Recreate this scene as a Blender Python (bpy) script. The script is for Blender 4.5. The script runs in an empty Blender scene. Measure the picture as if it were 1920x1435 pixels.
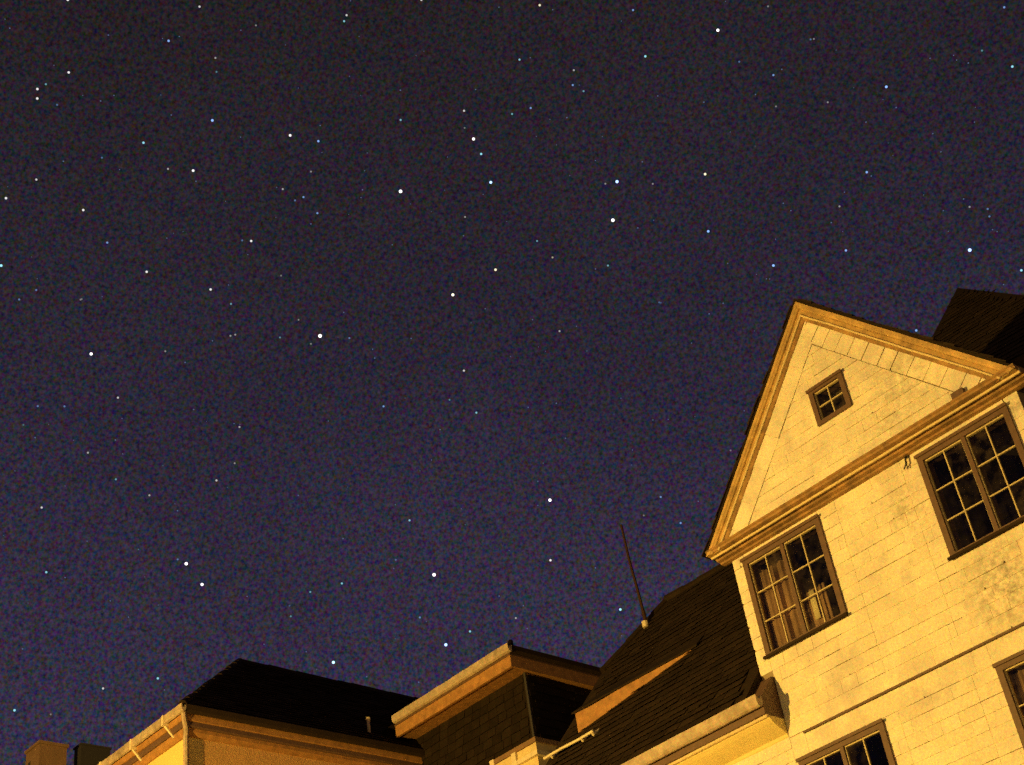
import bpy, bmesh, math, random
from mathutils import Vector, Matrix

random.seed(11)
scene = bpy.context.scene
col = scene.collection
R = math.radians

# ------------------------------------------------------------------ camera
PITCH, ROLL, YAW = R(35.187), R(-9.404), R(43.560)
fwd = Vector((-math.sin(YAW)*math.cos(PITCH), math.cos(YAW)*math.cos(PITCH), math.sin(PITCH)))
r0 = Vector((math.cos(YAW), math.sin(YAW), 0.0)); u0 = r0.cross(fwd)
rt = math.cos(ROLL)*r0 + math.sin(ROLL)*u0
up = -math.sin(ROLL)*r0 + math.cos(ROLL)*u0
cam_d = bpy.data.cameras.new('camera'); cam = bpy.data.objects.new('camera', cam_d); col.objects.link(cam)
cam_d.sensor_width = 36.0; cam_d.lens = 36.0*2755.7/1920.0
cam_d.clip_start = 0.1; cam_d.clip_end = 6000.0
m = Matrix((rt, up, -fwd)).transposed().to_4x4(); m.translation = Vector((0, 0, 1.6))
cam.matrix_world = m
scene.camera = cam

# ------------------------------------------------------------------ night sky
world = bpy.data.worlds.new('World'); scene.world = world; world.use_nodes = True
nt = world.node_tree; nt.nodes.clear()
def wn(t, **k):
    n = nt.nodes.new(t)
    for a, b in k.items(): setattr(n, a, b)
    return n
tc = wn('ShaderNodeTexCoord'); sep = wn('ShaderNodeSeparateXYZ')
nt.links.new(tc.outputs['Generated'], sep.inputs[0])
ramp = wn('ShaderNodeValToRGB')
e = ramp.color_ramp.elements
e[0].position = 0.0; e[0].color = (0.070, 0.054, 0.090, 1)
e[1].position = 1.0; e[1].color = (0.0190, 0.0130, 0.0160, 1)
for p, c in ((0.36, (0.0410, 0.0325, 0.0640)), (0.52, (0.0290, 0.0225, 0.0430)), (0.66, (0.0225, 0.0175, 0.0275)), (0.78, (0.0195, 0.0145, 0.0180))):
    k = e.new(p); k.color = (*c, 1)
nt.links.new(sep.outputs['Z'], ramp.inputs[0])
n1 = wn('ShaderNodeTexNoise'); n1.inputs['Scale'].default_value = 430; n1.inputs['Detail'].default_value = 3; n1.inputs['Roughness'].default_value = 0.7
n2 = wn('ShaderNodeTexNoise'); n2.inputs['Scale'].default_value = 5; n2.inputs['Detail'].default_value = 3
for n in (n1, n2): nt.links.new(tc.outputs['Generated'], n.inputs['Vector'])
def wmap(src, a, b):
    mp = wn('ShaderNodeMixRGB', blend_type='MIX')
    mp.inputs[1].default_value = (*a, 1); mp.inputs[2].default_value = (*b, 1)
    return mp
mul = wn('ShaderNodeVectorMath', operation='MULTIPLY_ADD')          # camera grain multiplied into the sky colour: 0.35 + 1.3 * noise
mul.inputs[1].default_value = (5.6, 4.6, 5.2); mul.inputs[2].default_value = (-1.80, -1.30, -1.60)
nt.links.new(n1.outputs['Color'], mul.inputs[0])
cl = wn('ShaderNodeVectorMath', operation='MAXIMUM'); cl.inputs[1].default_value = (0.22, 0.22, 0.22); nt.links.new(mul.outputs[0], cl.inputs[0])
mx = wn('ShaderNodeVectorMath', operation='MULTIPLY'); nt.links.new(ramp.outputs[0], mx.inputs[0]); nt.links.new(cl.outputs[0], mx.inputs[1])
mu2 = wn('ShaderNodeVectorMath', operation='MULTIPLY_ADD'); mu2.inputs[1].default_value = (0.5, 0.5, 0.5); mu2.inputs[2].default_value = (0.75, 0.75, 0.75)
nt.links.new(n2.outputs['Fac'], mu2.inputs[0])
mx2 = wn('ShaderNodeVectorMath', operation='MULTIPLY'); nt.links.new(mx.outputs[0], mx2.inputs[0]); nt.links.new(mu2.outputs[0], mx2.inputs[1])
bg = wn('ShaderNodeBackground'); bg.inputs['Strength'].default_value = 1.0
out = wn('ShaderNodeOutputWorld'); nt.links.new(mx2.outputs[0], bg.inputs[0]); nt.links.new(bg.outputs[0], out.inputs[0])

vs = scene.view_settings
vs.view_transform = 'Standard'; vs.look = 'None'; vs.exposure = 0.0; vs.gamma = 1.0; vs.use_curve_mapping = False
scene.render.filter_size = 2.9
scene.cycles.use_denoising = False
scene.cycles.max_bounces = 6

# street lamps of the place: sodium lanterns on posts, built at the end with street_lamp()
SODIUM = (1.0, 0.615, 0.116)
LAMPS = [(-15.0, -4.6, 6.6, 19800.0), (3.5, -6.5, 6.6, 3600.0)]

# ------------------------------------------------------------------ materials
def mat(name, base, rough=0.8, var=0.0, scale=6.0, bump=0.0, bscale=40.0, metallic=0.0, stain=None, stain_scale=1.5, stain_lo=0.55, stain_hi=0.7, island=0.0, grain=0.0, course=None, spec=0.4, blobs=None):
    M = bpy.data.materials.new(name); M.use_nodes = True
    t = M.node_tree; N = t.nodes; L = t.links
    b = N['Principled BSDF']; b.inputs['Roughness'].default_value = rough; b.inputs['Metallic'].default_value = metallic; b.inputs['Specular IOR Level'].default_value = spec
    geo = N.new('ShaderNodeNewGeometry')
    rgb = N.new('ShaderNodeRGB'); rgb.outputs[0].default_value = (*base, 1); cur = rgb.outputs[0]
    def scale_by(fac_socket, lo, hi, cur):
        mr = N.new('ShaderNodeMapRange'); mr.inputs['To Min'].default_value = lo; mr.inputs['To Max'].default_value = hi
        L.new(fac_socket, mr.inputs['Value'])
        v = N.new('ShaderNodeVectorMath'); v.operation = 'SCALE'; L.new(cur, v.inputs[0]); L.new(mr.outputs[0], v.inputs['Scale'])
        return v.outputs[0]
    def noise(sc, det=4, rough_=0.6):
        n = N.new('ShaderNodeTexNoise'); n.inputs['Scale'].default_value = sc; n.inputs['Detail'].default_value = det; n.inputs['Roughness'].default_value = rough_
        L.new(geo.outputs['Position'], n.inputs['Vector']); return n
    if var: cur = scale_by(noise(scale).outputs['Fac'], 1-var, 1+var, cur)
    if grain:
        n = noise(38, 3, 0.8)
        mm = N.new('ShaderNodeVectorMath'); mm.operation = 'MULTIPLY_ADD'
        mm.inputs[1].default_value = (grain*2,)*3; mm.inputs[2].default_value = (1-grain,)*3
        L.new(n.outputs['Color'], mm.inputs[0])
        v = N.new('ShaderNodeVectorMath'); v.operation = 'MULTIPLY'; L.new(cur, v.inputs[0]); L.new(mm.outputs[0], v.inputs[1]); cur = v.outputs[0]
    if island:
        cur = scale_by(geo.outputs['Random Per Island'], 1-island, 1+island, cur)
        oi = N.new('ShaderNodeObjectInfo'); cur = scale_by(oi.outputs['Random'], 1-island, 1+island, cur)
    if stain:
        n = noise(stain_scale, 6, 0.72)
        mr = N.new('ShaderNodeMapRange'); mr.inputs['From Min'].default_value = stain_lo; mr.inputs['From Max'].default_value = stain_hi
        L.new(n.outputs['Fac'], mr.inputs['Value'])
        mixn = N.new('ShaderNodeMixRGB'); mixn.inputs[2].default_value = (*stain, 1)
        L.new(mr.outputs[0], mixn.inputs[0]); L.new(cur, mixn.inputs[1]); cur = mixn.outputs[0]
    for (bx, bz, br_, amt) in blobs or ():                   # weathered patches at their places on the wall
        vd = N.new('ShaderNodeVectorMath'); vd.operation = 'DISTANCE'; vd.inputs[1].default_value = (bx, 13.99, bz); L.new(geo.outputs['Position'], vd.inputs[0])
        nz = noise(9, 5, 0.75); m1 = N.new('ShaderNodeMapRange'); m1.inputs['From Min'].default_value = br_; m1.inputs['From Max'].default_value = 0.1*br_; L.new(vd.outputs['Value'], m1.inputs['Value'])
        m2 = N.new('ShaderNodeMapRange'); m2.inputs['From Min'].default_value = 0.42; m2.inputs['From Max'].default_value = 0.62; L.new(nz.outputs['Fac'], m2.inputs['Value'])
        mm_ = N.new('ShaderNodeMath'); mm_.operation = 'MULTIPLY'; L.new(m1.outputs[0], mm_.inputs[0]); L.new(m2.outputs[0], mm_.inputs[1])
        m3 = N.new('ShaderNodeMath'); m3.operation = 'MULTIPLY'; m3.inputs[1].default_value = amt; L.new(mm_.outputs[0], m3.inputs[0])
        mixb = N.new('ShaderNodeMixRGB'); mixb.inputs[2].default_value = (0.24, 0.21, 0.17, 1); L.new(m3.outputs[0], mixb.inputs[0]); L.new(cur, mixb.inputs[1]); cur = mixb.outputs[0]
    L.new(cur, b.inputs['Base Color'])
    h = None
    if bump: h = noise(bscale, 4).outputs['Fac']
    if course:
        br = N.new('ShaderNodeTexBrick'); br.inputs['Scale'].default_value = 1.0
        br.inputs['Brick Width'].default_value = course[0]; br.inputs['Row Height'].default_value = course[1]; br.inputs['Mortar Size'].default_value = 0.008
        br.inputs['Color1'].default_value = (0.9, 0.9, 0.9, 1); br.inputs['Color2'].default_value = (0.6, 0.6, 0.6, 1); br.inputs['Mortar'].default_value = (0, 0, 0, 1)
        sp = N.new('ShaderNodeSeparateXYZ'); cb = N.new('ShaderNodeCombineXYZ'); ad = N.new('ShaderNodeMath'); ad.operation = 'ADD'
        L.new(geo.outputs['Position'], sp.inputs[0]); L.new(sp.outputs['X'], ad.inputs[0]); L.new(sp.outputs['Y'], ad.inputs[1])
        L.new(ad.outputs[0], cb.inputs['X']); L.new(sp.outputs['Z'], cb.inputs['Y']); L.new(cb.outputs[0], br.inputs['Vector'])
        h = br.outputs['Color']
    if h is not None:
        bp = N.new('ShaderNodeBump'); bp.inputs['Strength'].default_value = bump; bp.inputs['Distance'].default_value = 0.02
        L.new(h, bp.inputs['Height']); L.new(bp.outputs[0], b.inputs['Normal'])
    return M
MT = {}
MT['slate_paint'] = mat('cream_painted_slate', (0.70, 0.61, 0.44), 0.75, var=0.24, scale=1.8, island=0.05, stain=(0.42, 0.36, 0.35), stain_scale=1.6, stain_lo=0.48, stain_hi=0.78, bump=0.35, bscale=30, grain=0.6, blobs=[(-6.55, 8.25, 0.75, 0.9), (-7.4, 9.65, 0.4, 0.7), (-6.75, 11.05, 0.8, 0.75), (-5.75, 10.05, 0.25, 0.8), (-7.2, 10.55, 0.6, 0.5)])
MT['backing'] = mat('dark_backing_board', (0.26, 0.20, 0.12), 0.9, var=0.3)
MT['trim'] = mat('weathered_ochre_trim', (0.44, 0.275, 0.10), 0.7, var=0.7, scale=7, bump=0.4, bscale=25, grain=0.4, stain=(0.16, 0.10, 0.05), stain_scale=2.5, stain_lo=0.5, stain_hi=0.75)
MT['trim_dark'] = mat('brown_ochre_trim', (0.30, 0.165, 0.06), 0.75, var=0.8, scale=8, grain=0.4, stain=(0.10, 0.06, 0.03), stain_scale=3, stain_lo=0.45, stain_hi=0.7)
MT['trim_light'] = mat('pale_ochre_trim', (0.60, 0.46, 0.24), 0.7, var=0.3, scale=9, grain=0.3)
MT['cove'] = mat('yellow_cove_paint', (0.66, 0.52, 0.20), 0.75, var=0.15, scale=3, grain=0.25)
MT['brown'] = mat('brown_window_paint', (0.112, 0.062, 0.040), 0.6, var=0.4, scale=14, grain=0.35)
MT['muntin'] = mat('pale_glazing_bar_paint', (0.50, 0.40, 0.22), 0.6, var=0.3, scale=20)
MT['sill'] = mat('dark_sill_and_gutter_shade', (0.030, 0.019, 0.012), 0.85, var=0.4, spec=0.1)
MT['roof'] = mat('dark_roof_slate', (0.0235, 0.0145, 0.0078), 0.85, spec=0.12, var=0.5, scale=5, bump=0.5, bscale=30, grain=0.8, island=0.22)
MT['dark_slate'] = mat('dark_wall_slate', (0.0145, 0.0095, 0.0055), 0.9, spec=0.08, var=0.5, scale=4, bump=0.5, bscale=30, grain=0.8, island=0.2)
MT['room'] = mat('dim_room_plaster', (0.06, 0.045, 0.035), 0.9)
MT['curtain'] = mat('brown_curtain_cloth', (0.36, 0.225, 0.14), 0.9, var=0.5, scale=7)
MT['blind'] = mat('pale_cloth', (0.75, 0.66, 0.42), 0.9)
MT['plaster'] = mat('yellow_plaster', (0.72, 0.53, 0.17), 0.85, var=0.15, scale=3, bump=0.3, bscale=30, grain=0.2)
MT['stucco_dimmed'] = mat('ochre_stucco_dimmed', (0.56, 0.32, 0.12), 0.9, var=0.2, scale=3, bump=0.4, bscale=35, grain=0.4)  # darker than the front plaster: part of the side's dim light is coloured in
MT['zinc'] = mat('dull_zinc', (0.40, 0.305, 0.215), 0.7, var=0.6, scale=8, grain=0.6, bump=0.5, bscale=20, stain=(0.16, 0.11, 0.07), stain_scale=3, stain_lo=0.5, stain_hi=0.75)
MT['brick'] = mat('sooty_chimney_render', (0.20, 0.115, 0.06), 0.9, var=0.35, scale=6, bump=0.5, bscale=25, grain=0.4)
MT['near_black'] = mat('near_black_render', (0.03, 0.026, 0.024), 0.9, var=0.3)
MT['stone'] = mat('pale_dressed_stone', (0.62, 0.48, 0.24), 0.8, var=0.25, scale=5, grain=0.3)
MT['rust'] = mat('rusty_iron', (0.045, 0.022, 0.013), 0.8, spec=0.1, var=0.4, scale=20)
MT['iron'] = mat('black_iron', (0.03, 0.025, 0.02), 0.5)
MT['white_iron'] = mat('pale_painted_iron', (0.68, 0.56, 0.36), 0.6, var=0.3, scale=15)
MT['fascia'] = mat('orange_stained_board', (0.33, 0.16, 0.048), 0.75, var=0.7, scale=8, grain=0.4)
MT['asphalt'] = mat('asphalt', (0.05, 0.05, 0.05), 0.9, var=0.3, bump=0.4, bscale=60)
MT['paving'] = mat('paving', (0.22, 0.20, 0.18), 0.9, var=0.3, course=(0.5, 0.5), bump=0.3)
# window glass: clear with a Fresnel reflection
G = bpy.data.materials.new('window_glass'); G.use_nodes = True
t = G.node_tree; t.nodes.clear()
o_ = t.nodes.new('ShaderNodeOutputMaterial'); ms = t.nodes.new('ShaderNodeMixShader'); tr = t.nodes.new('ShaderNodeBsdfTransparent'); gl = t.nodes.new('ShaderNodeBsdfGlossy'); fr = t.nodes.new('ShaderNodeFresnel')
tr.inputs[0].default_value = (0.72, 0.72, 0.68, 1); gl.inputs['Roughness'].default_value = 0.03; fr.inputs['IOR'].default_value = 1.5
t.links.new(fr.outputs[0], ms.inputs[0]); t.links.new(tr.outputs[0], ms.inputs[1]); t.links.new(gl.outputs[0], ms.inputs[2]); df = t.nodes.new('ShaderNodeBsdfDiffuse'); df.inputs[0].default_value = (0.40, 0.29, 0.20, 1); ng = t.nodes.new('ShaderNodeTexNoise'); ng.inputs['Scale'].default_value = 7.0; ng.inputs['Detail'].default_value = 5
gg = t.nodes.new('ShaderNodeNewGeometry'); t.links.new(gg.outputs['Position'], ng.inputs['Vector'])
mg = t.nodes.new('ShaderNodeMapRange'); mg.inputs['From Min'].default_value = 0.42; mg.inputs['From Max'].default_value = 0.75; mg.inputs['To Min'].default_value = 0.004; mg.inputs['To Max'].default_value = 0.13; t.links.new(ng.outputs['Fac'], mg.inputs['Value'])
oi_ = t.nodes.new('ShaderNodeObjectInfo'); mo = t.nodes.new('ShaderNodeMath'); mo.operation = 'MULTIPLY'; mo2 = t.nodes.new('ShaderNodeMath'); mo2.operation = 'POWER'; mo2.inputs[1].default_value = 2.0; t.links.new(oi_.outputs['Random'], mo2.inputs[0]); t.links.new(mo2.outputs[0], mo.inputs[0]); t.links.new(mg.outputs[0], mo.inputs[1])
m2_ = t.nodes.new('ShaderNodeMixShader'); t.links.new(mo.outputs[0], m2_.inputs[0]); t.links.new(ms.outputs[0], m2_.inputs[1]); t.links.new(df.outputs[0], m2_.inputs[2]); t.links.new(m2_.outputs[0], o_.inputs[0])
MT['glass'] = G
def emit(name, c, s):
    M = bpy.data.materials.new(name); M.use_nodes = True; t = M.node_tree; t.nodes.clear()
    o = t.nodes.new('ShaderNodeOutputMaterial'); e = t.nodes.new('ShaderNodeEmission'); e.inputs[0].default_value = (*c, 1); e.inputs[1].default_value = s
    t.links.new(e.outputs[0], o.inputs[0]); return M

# ------------------------------------------------------------------ helpers
def link(name, me, m, parent=None):
    if m is not None and not me.materials: me.materials.append(MT[m] if isinstance(m, str) else m)
    o = bpy.data.objects.new(name, me); col.objects.link(o)
    if parent is not None: o.parent = parent
    return o
def tag(o, label, cat=None, group=None):
    o['label'] = label
    if cat: o['category'] = cat
    if group: o['group'] = group
    return o
def root(name, loc, label, cat, group=None):
    o = bpy.data.objects.new(name, None); col.objects.link(o); o.location = loc; o.empty_display_size = 0.3
    ROOTS[o.name] = Vector(loc); return tag(o, label, cat, group)
ROOTS = {}
class MB:
    """collects shapes in world coordinates; build() links them as one mesh object"""
    def __init__(s): s.v = []; s.f = []
    def add(s, vs, fs):
        k = len(s.v); s.v += [tuple(p) for p in vs]; s.f += [tuple(i+k for i in f) for f in fs]; return s
    def box(s, x0, x1, y0, y1, z0, z1):
        return s.add([(x0,y0,z0),(x1,y0,z0),(x1,y1,z0),(x0,y1,z0),(x0,y0,z1),(x1,y0,z1),(x1,y1,z1),(x0,y1,z1)],
                     [(0,3,2,1),(4,5,6,7),(0,1,5,4),(1,2,6,5),(2,3,7,6),(3,0,4,7)])
    def loft(s, a, b):
        n = len(a); s.add(list(a)+list(b), [tuple(range(n))[::-1], tuple(range(n, 2*n))] + [(i, (i+1) % n, n+(i+1) % n, n+i) for i in range(n)]); return s
    def tube(s, pts, r, n=8, r1=None):
        pts = [Vector(p) for p in pts]; rings = []
        for i, p in enumerate(pts):
            d = ((pts[min(i+1, len(pts)-1)] - pts[max(i-1, 0)])).normalized()
            a = d.cross(Vector((0, 0, 1)) if abs(d.z) < 0.9 else Vector((1, 0, 0))).normalized(); b = d.cross(a)
            rr = r if r1 is None else r + (r1-r)*i/(len(pts)-1)
            rings.append([p + a*rr*math.cos(2*math.pi*k/n) + b*rr*math.sin(2*math.pi*k/n) for k in range(n)])
        vs = [q for g in rings for q in g]; fs = []
        for i in range(len(pts)-1):
            for k in range(n): fs.append((i*n+k, i*n+(k+1) % n, (i+1)*n+(k+1) % n, (i+1)*n+k))
        fs += [tuple(range(n))[::-1], tuple(range((len(pts)-1)*n, len(pts)*n))]
        return s.add(vs, fs)
    def sweep(s, path, prof, fn):
        """profile (a,b) swept along a 2-d path; a goes along the path's right-hand normal, fn(u,v,b) -> 3-d point"""
        n = len(path); rings = []
        for i, p in enumerate(path):
            ds = []
            if i > 0: ds.append((Vector(p)-Vector(path[i-1])).normalized())
            if i < n-1: ds.append((Vector(path[i+1])-Vector(p)).normalized())
            ns = [Vector((d.y, -d.x)) for d in ds]; nn = sum(ns, Vector((0, 0))).normalized(); k = 1.0/nn.dot(ns[0])
            rings.append([fn(p[0]+nn.x*a*k, p[1]+nn.y*a*k, b) for a, b in prof])
        k = len(prof); vs = [q for g in rings for q in g]; fs = []
        for i in range(n-1):
            for j in range(k): fs.append((i*k+j, i*k+(j+1) % k, (i+1)*k+(j+1) % k, (i+1)*k+j))
        fs += [tuple(range(k))[::-1], tuple(range((n-1)*k, n*k))]
        return s.add(vs, fs)
    def build(s, name, m, parent=None, cut=None, smooth=False, flat=False):
        me = bpy.data.meshes.new(name); off = parent_origin(parent)
        bm = bmesh.new(); vv = [bm.verts.new(Vector(p)-off) for p in s.v]
        for f in s.f:
            try: bm.faces.new([vv[i] for i in f])
            except ValueError: pass
        if cut:
            for co, no in cut:
                r = bmesh.ops.bisect_plane(bm, geom=bm.verts[:]+bm.edges[:]+bm.faces[:], plane_co=Vector(co)-off, plane_no=no, clear_outer=True)
                bmesh.ops.holes_fill(bm, edges=[g for g in r['geom_cut'] if isinstance(g, bmesh.types.BMEdge)])
        if not flat: bmesh.ops.recalc_face_normals(bm, faces=bm.faces[:])
        bm.to_mesh(me); bm.free()
        if smooth:
            for p in me.polygons: p.use_smooth = True
        return link(name, me, m, parent)
def parent_origin(o):
    v = Vector((0, 0, 0))
    while o is not None: v += o.location; o = o.parent
    return v
def wobble_line(n, lo, hi, amp):
    return [lo+(hi-lo)*i/(n-1)+random.uniform(-amp, amp)*(0 < i < n-1) for i in range(n)]
XY = lambda u, v, b: (u, v, b)
def jpath(path, n, amp):
    """a path cut into n pieces per side that strays a few millimetres, as old joinery does"""
    out_ = []
    for i in range(len(path)-1):
        p, q = Vector(path[i]), Vector(path[i+1]); d = (q-p).normalized(); nn = Vector((d.y, -d.x))
        for k in range(n):
            o = 0 if k == 0 else random.uniform(-amp, amp)
            out_.append(tuple(p.lerp(q, k/n) + nn*o))
    return out_ + [tuple(path[-1])]

# ================================================================== the ground
def ground(name, x0, x1, y0, y1, z, m):
    o = MB().add([(x0,y0,z),(x1,y0,z),(x1,y1,z),(x0,y1,z)], [(0,1,2,3)]).build(name, m); o['kind'] = 'structure'; return o
ground('ground', -400, 400, -400, 400, 0.0, 'paving')
o = MB().box(-300, 300, -7.0, 5.5, -0.2, 0.004).build('road', 'asphalt'); o['kind'] = 'structure'

# ================================================================== the gabled house
YF = 14.0                                                    # plane of the front wall
YG = 13.735                                                  # plane of the gable field, jettied over the cornice
XC, HALF, SL, ZA = -7.77, 2.32, 1.103, 12.86                 # gable centre, half width, pitch, apex of the rake
CA = 1/math.hypot(1, SL)
WL, WR = -9.97, -5.64                                        # wall corners of the cross gable
house = root('gabled_house', (-8.0, 14.0, 0), 'cream slate-clad house with a steep front gable above brown casement windows', 'house')
WIN = [(-9.80, -8.54, 8.81, 10.17), (-7.05, -5.80, 8.80, 10.16), (-9.73, -8.49, 6.12, 7.48), (-6.985, -5.74, 6.12, 7.48)]
GW = (-8.015, -7.485, 11.085, 11.605)
def rects_minus(rects, holes):
    for h in holes:
        nxt = []
        for (a, b, c, d) in rects:
            if h[0] >= b or h[1] <= a or h[2] >= d or h[3] <= c: nxt.append((a, b, c, d)); continue
            if h[0] > a: nxt.append((a, h[0], c, d))
            if h[1] < b: nxt.append((h[1], b, c, d))
            A, B = max(a, h[0]), min(b, h[1])
            if h[2] > c: nxt.append((A, B, c, h[2]))
            if h[3] < d: nxt.append((A, B, h[3], d))
        rects = nxt
    return rects
holes = [(a+0.03, b-0.03, c+0.03, d-0.03) for a, b, c, d in WIN]
mb = MB()
for a, b, c, d in rects_minus([(-14.2, -2.1, 0, 8.2)], holes): mb.box(a, b, YF, YF+0.25, c, d)
for a, b, c, d in rects_minus([(WL, WR, 8.2, 10.40)], holes): mb.box(a, b, YF, YF+0.25, c, d)
mb.box(-14.2, -13.95, YF+0.25, 20, 0, 8.2); mb.box(-2.35, -2.1, YF+0.25, 20, 0, 8.2); mb.box(-14.2, -2.1, 20, 20.25, 0, 8.2)
mb.box(WL, WL+0.2, YF+0.25, 18.5, 8.2, 10.40); mb.box(WR-0.2, WR, YF+0.25, 18.5, 8.2, 10.40)
zr = lambda x, a=0.0: ZA - SL*abs(x-XC) - a/CA               # height of the rake line, a = inset square to it
g0, g1, g2, g3 = GW[0]+0.03, GW[1]-0.03, GW[2]+0.03, GW[3]-0.03
for poly in ([(XC-(ZA-0.02-10.34)/SL, 10.34), (XC+(ZA-0.02-10.34)/SL, 10.34), (XC+(ZA-0.02-g2)/SL, g2), (XC-(ZA-0.02-g2)/SL, g2)],
             [(XC-(ZA-0.02-g2)/SL, g2), (g0, g2), (g0, g3), (XC-(ZA-0.02-g3)/SL, g3)],
             [(g1, g2), (XC+(ZA-0.02-g2)/SL, g2), (XC+(ZA-0.02-g3)/SL, g3), (g1, g3)],
             [(XC-(ZA-0.02-g3)/SL, g3), (XC+(ZA-0.02-g3)/SL, g3), (XC, ZA-0.02)]):
    mb.loft([(x, YG, z) for x, z in poly], [(x, YF+0.2, z) for x, z in poly])
wall = mb.build('wall', 'backing', house)

# ---- slates of the facade
def clip(poly, nx, nz, c):                                   # keep nx*x + nz*z <= c
    out_ = []
    for i in range(len(poly)):
        p, q = poly[i], poly[(i+1) % len(poly)]
        dp, dq = nx*p[0]+nz*p[1]-c, nx*q[0]+nz*q[1]-c
        if dp <= 0: out_.append(p)
        if dp*dq < 0:
            t_ = dp/(dp-dq); out_.append((p[0]+(q[0]-p[0])*t_, p[1]+(q[1]-p[1])*t_))
    return out_
slates = []                                                  # polygons (x, z)
def field(x0, x1, z0, z1, rows, w, holes, poly_clip=None):
    h = (z1-z0)/rows
    for r_ in range(rows):
        ph, fq = random.uniform(0, 6.28), random.uniform(1.5, 4.0)
        za, zb = z0+r_*h, z0+(r_+1)*h
        xs = [x0]; x = x0 + (w*0.5 if r_ % 2 else w)*random.uniform(0.9, 1.1)
        while x < x1-0.07: xs.append(x); x += w*random.uniform(0.88, 1.12)
        xs.append(x1)
        for i in range(len(xs)-1):
            for a, b, c, d in rects_minus([(xs[i], xs[i+1], za, zb)], holes):
                if b-a < 0.02 or d-c < 0.02: continue
                gz = 0.0003 + 0.0075*max(0.0, math.sin(ph + fq*xs[i]))**2*random.uniform(0.2, 1.0); gx = random.choice((0.0001, 0.0001, 0.0002, 0.0003, 0.0018)); ga = 0.0028 if i == 0 and x0 > WL else gx
                dz_ = random.uniform(-.004, .004) if c > za-1e-6 and r_ else 0.0; p = [(a+ga, c+gz+dz_*.5), (b-gx, c+gz+max(0, dz_)), (b-gx, d-0.0003), (a+ga, d-0.0003)]
                if random.random() < 0.05:                   # chipped corner
                    k = random.uniform(0.015, 0.04); p = [(a+gx+k, c+gz), p[1], p[2], p[3], (a+gx, c+gz+k)]
                if poly_clip:
                    for n in poly_clip: p = clip(p, *n)
                if len(p) >= 3: slates.append(p)
wh = [(a+0.02, b-0.02, c+0.02, d-0.02) for a, b, c, d in WIN]
for xa, xb, w in ((WL, -9.785, 0.2), (-9.785, -8.285, 0.23), (-8.285, -7.29, 0.235), (-7.29, WR, 0.23)):
    field(xa, xb, 8.64, 10.262, 10, w, wh)
    field(max(xa, -9.785), xb, 7.972, 8.64, 4, w, wh) if xb > -9.785 else None
field(-9.785, WR, 7.775, 7.972, 1, 0.235, wh)                # course above the drip strip
field(-9.56, WR, 7.50, 7.742, 1, 0.215, wh)                  # course below it
field(-9.785, -9.56, 7.50, 7.775, 1, 0.2, wh)
for xa, xb in ((-13.6, -9.785), (-9.785, -8.285), (-8.285, -7.29), (-7.29, WR), (WR, -3.6)):
    field(xa, xb, 5.50, 7.50, 13, 0.23, wh)
field(-13.6, -9.785, 7.50, 7.80, 2, 0.22, wh); field(WR, -3.6, 7.50, 7.80, 2, 0.22, wh)
# gable: field inside a border of slates that follows the rakes
IN, BW = 0.185, 0.25; n_front = len(slates)
lines = [(-SL*CA, CA, CA*ZA - SL*CA*XC - IN - BW - 0.006), (SL*CA, CA, CA*ZA + SL*CA*XC - IN - BW - 0.006)]
field(XC-HALF, XC+HALF, 10.372, 12.70, 15, 0.23, [tuple(GW[i]+(0.02, -0.02, 0.02, -0.02)[i] for i in range(4))], lines)
for sgn, step in ((-1, 0.42), (1, 0.235)):
    L_ = HALF/CA + 0.1; s_ = 0.0
    while s_ < L_:
        s2 = s_ + step*random.uniform(0.85, 1.15); g = random.choice((0.001, 0.003, 0.006)) if sgn > 0 else 0.001
        P = lambda s, a: (XC + sgn*(s*CA) - sgn*a*SL*CA, ZA - s*SL*CA - a*CA)
        ge = random.choice((0.001, 0.004, 0.008)); p = [P(s_+g, IN), P(s2-g, IN), P(s2-g, IN+BW-ge), P(s_+g, IN+BW-ge)]
        p = clip(p, 0, -1, -10.372); p = clip(p, sgn*-1, 0, -sgn*XC) if p else p
        if len(p) >= 3: slates.append(p)
        s_ = s2
def seen(p):
    d = Vector(p) - Vector((0, 0, 1.6)); z = d.dot(fwd)
    return abs(d.dot(rt)/z) < 0.36 and abs(d.dot(up)/z) < 0.275
def centre(p): return sum(q[0] for q in p)/len(p), sum(q[1] for q in p)/len(p)
def slate_geo(p, cx, cz, jit=0.0):
    lo, hi = min(q[1] for q in p), max(q[1] for q in p)
    tk = lambda z: 0.008 + 0.006*(hi-z)/max(hi-lo, 1e-4)
    tilt = random.uniform(-.007, .007)
    fr = [(x-cx, -tk(z)-0.004+tilt*(x-cx)+jit, z-cz) for x, z in p]; bk = [(x-cx, -0.0005, z-cz) for x, z in p]
    return fr, bk
order = sorted(range(len(slates)), key=lambda i: (not seen((centre(slates[i])[0], YF, centre(slates[i])[1])), centre(slates[i])[0]**2*0.0 + centre(slates[i])[1] - centre(slates[i])[0]*0.6))
cache = {}
rest = MB()
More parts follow.
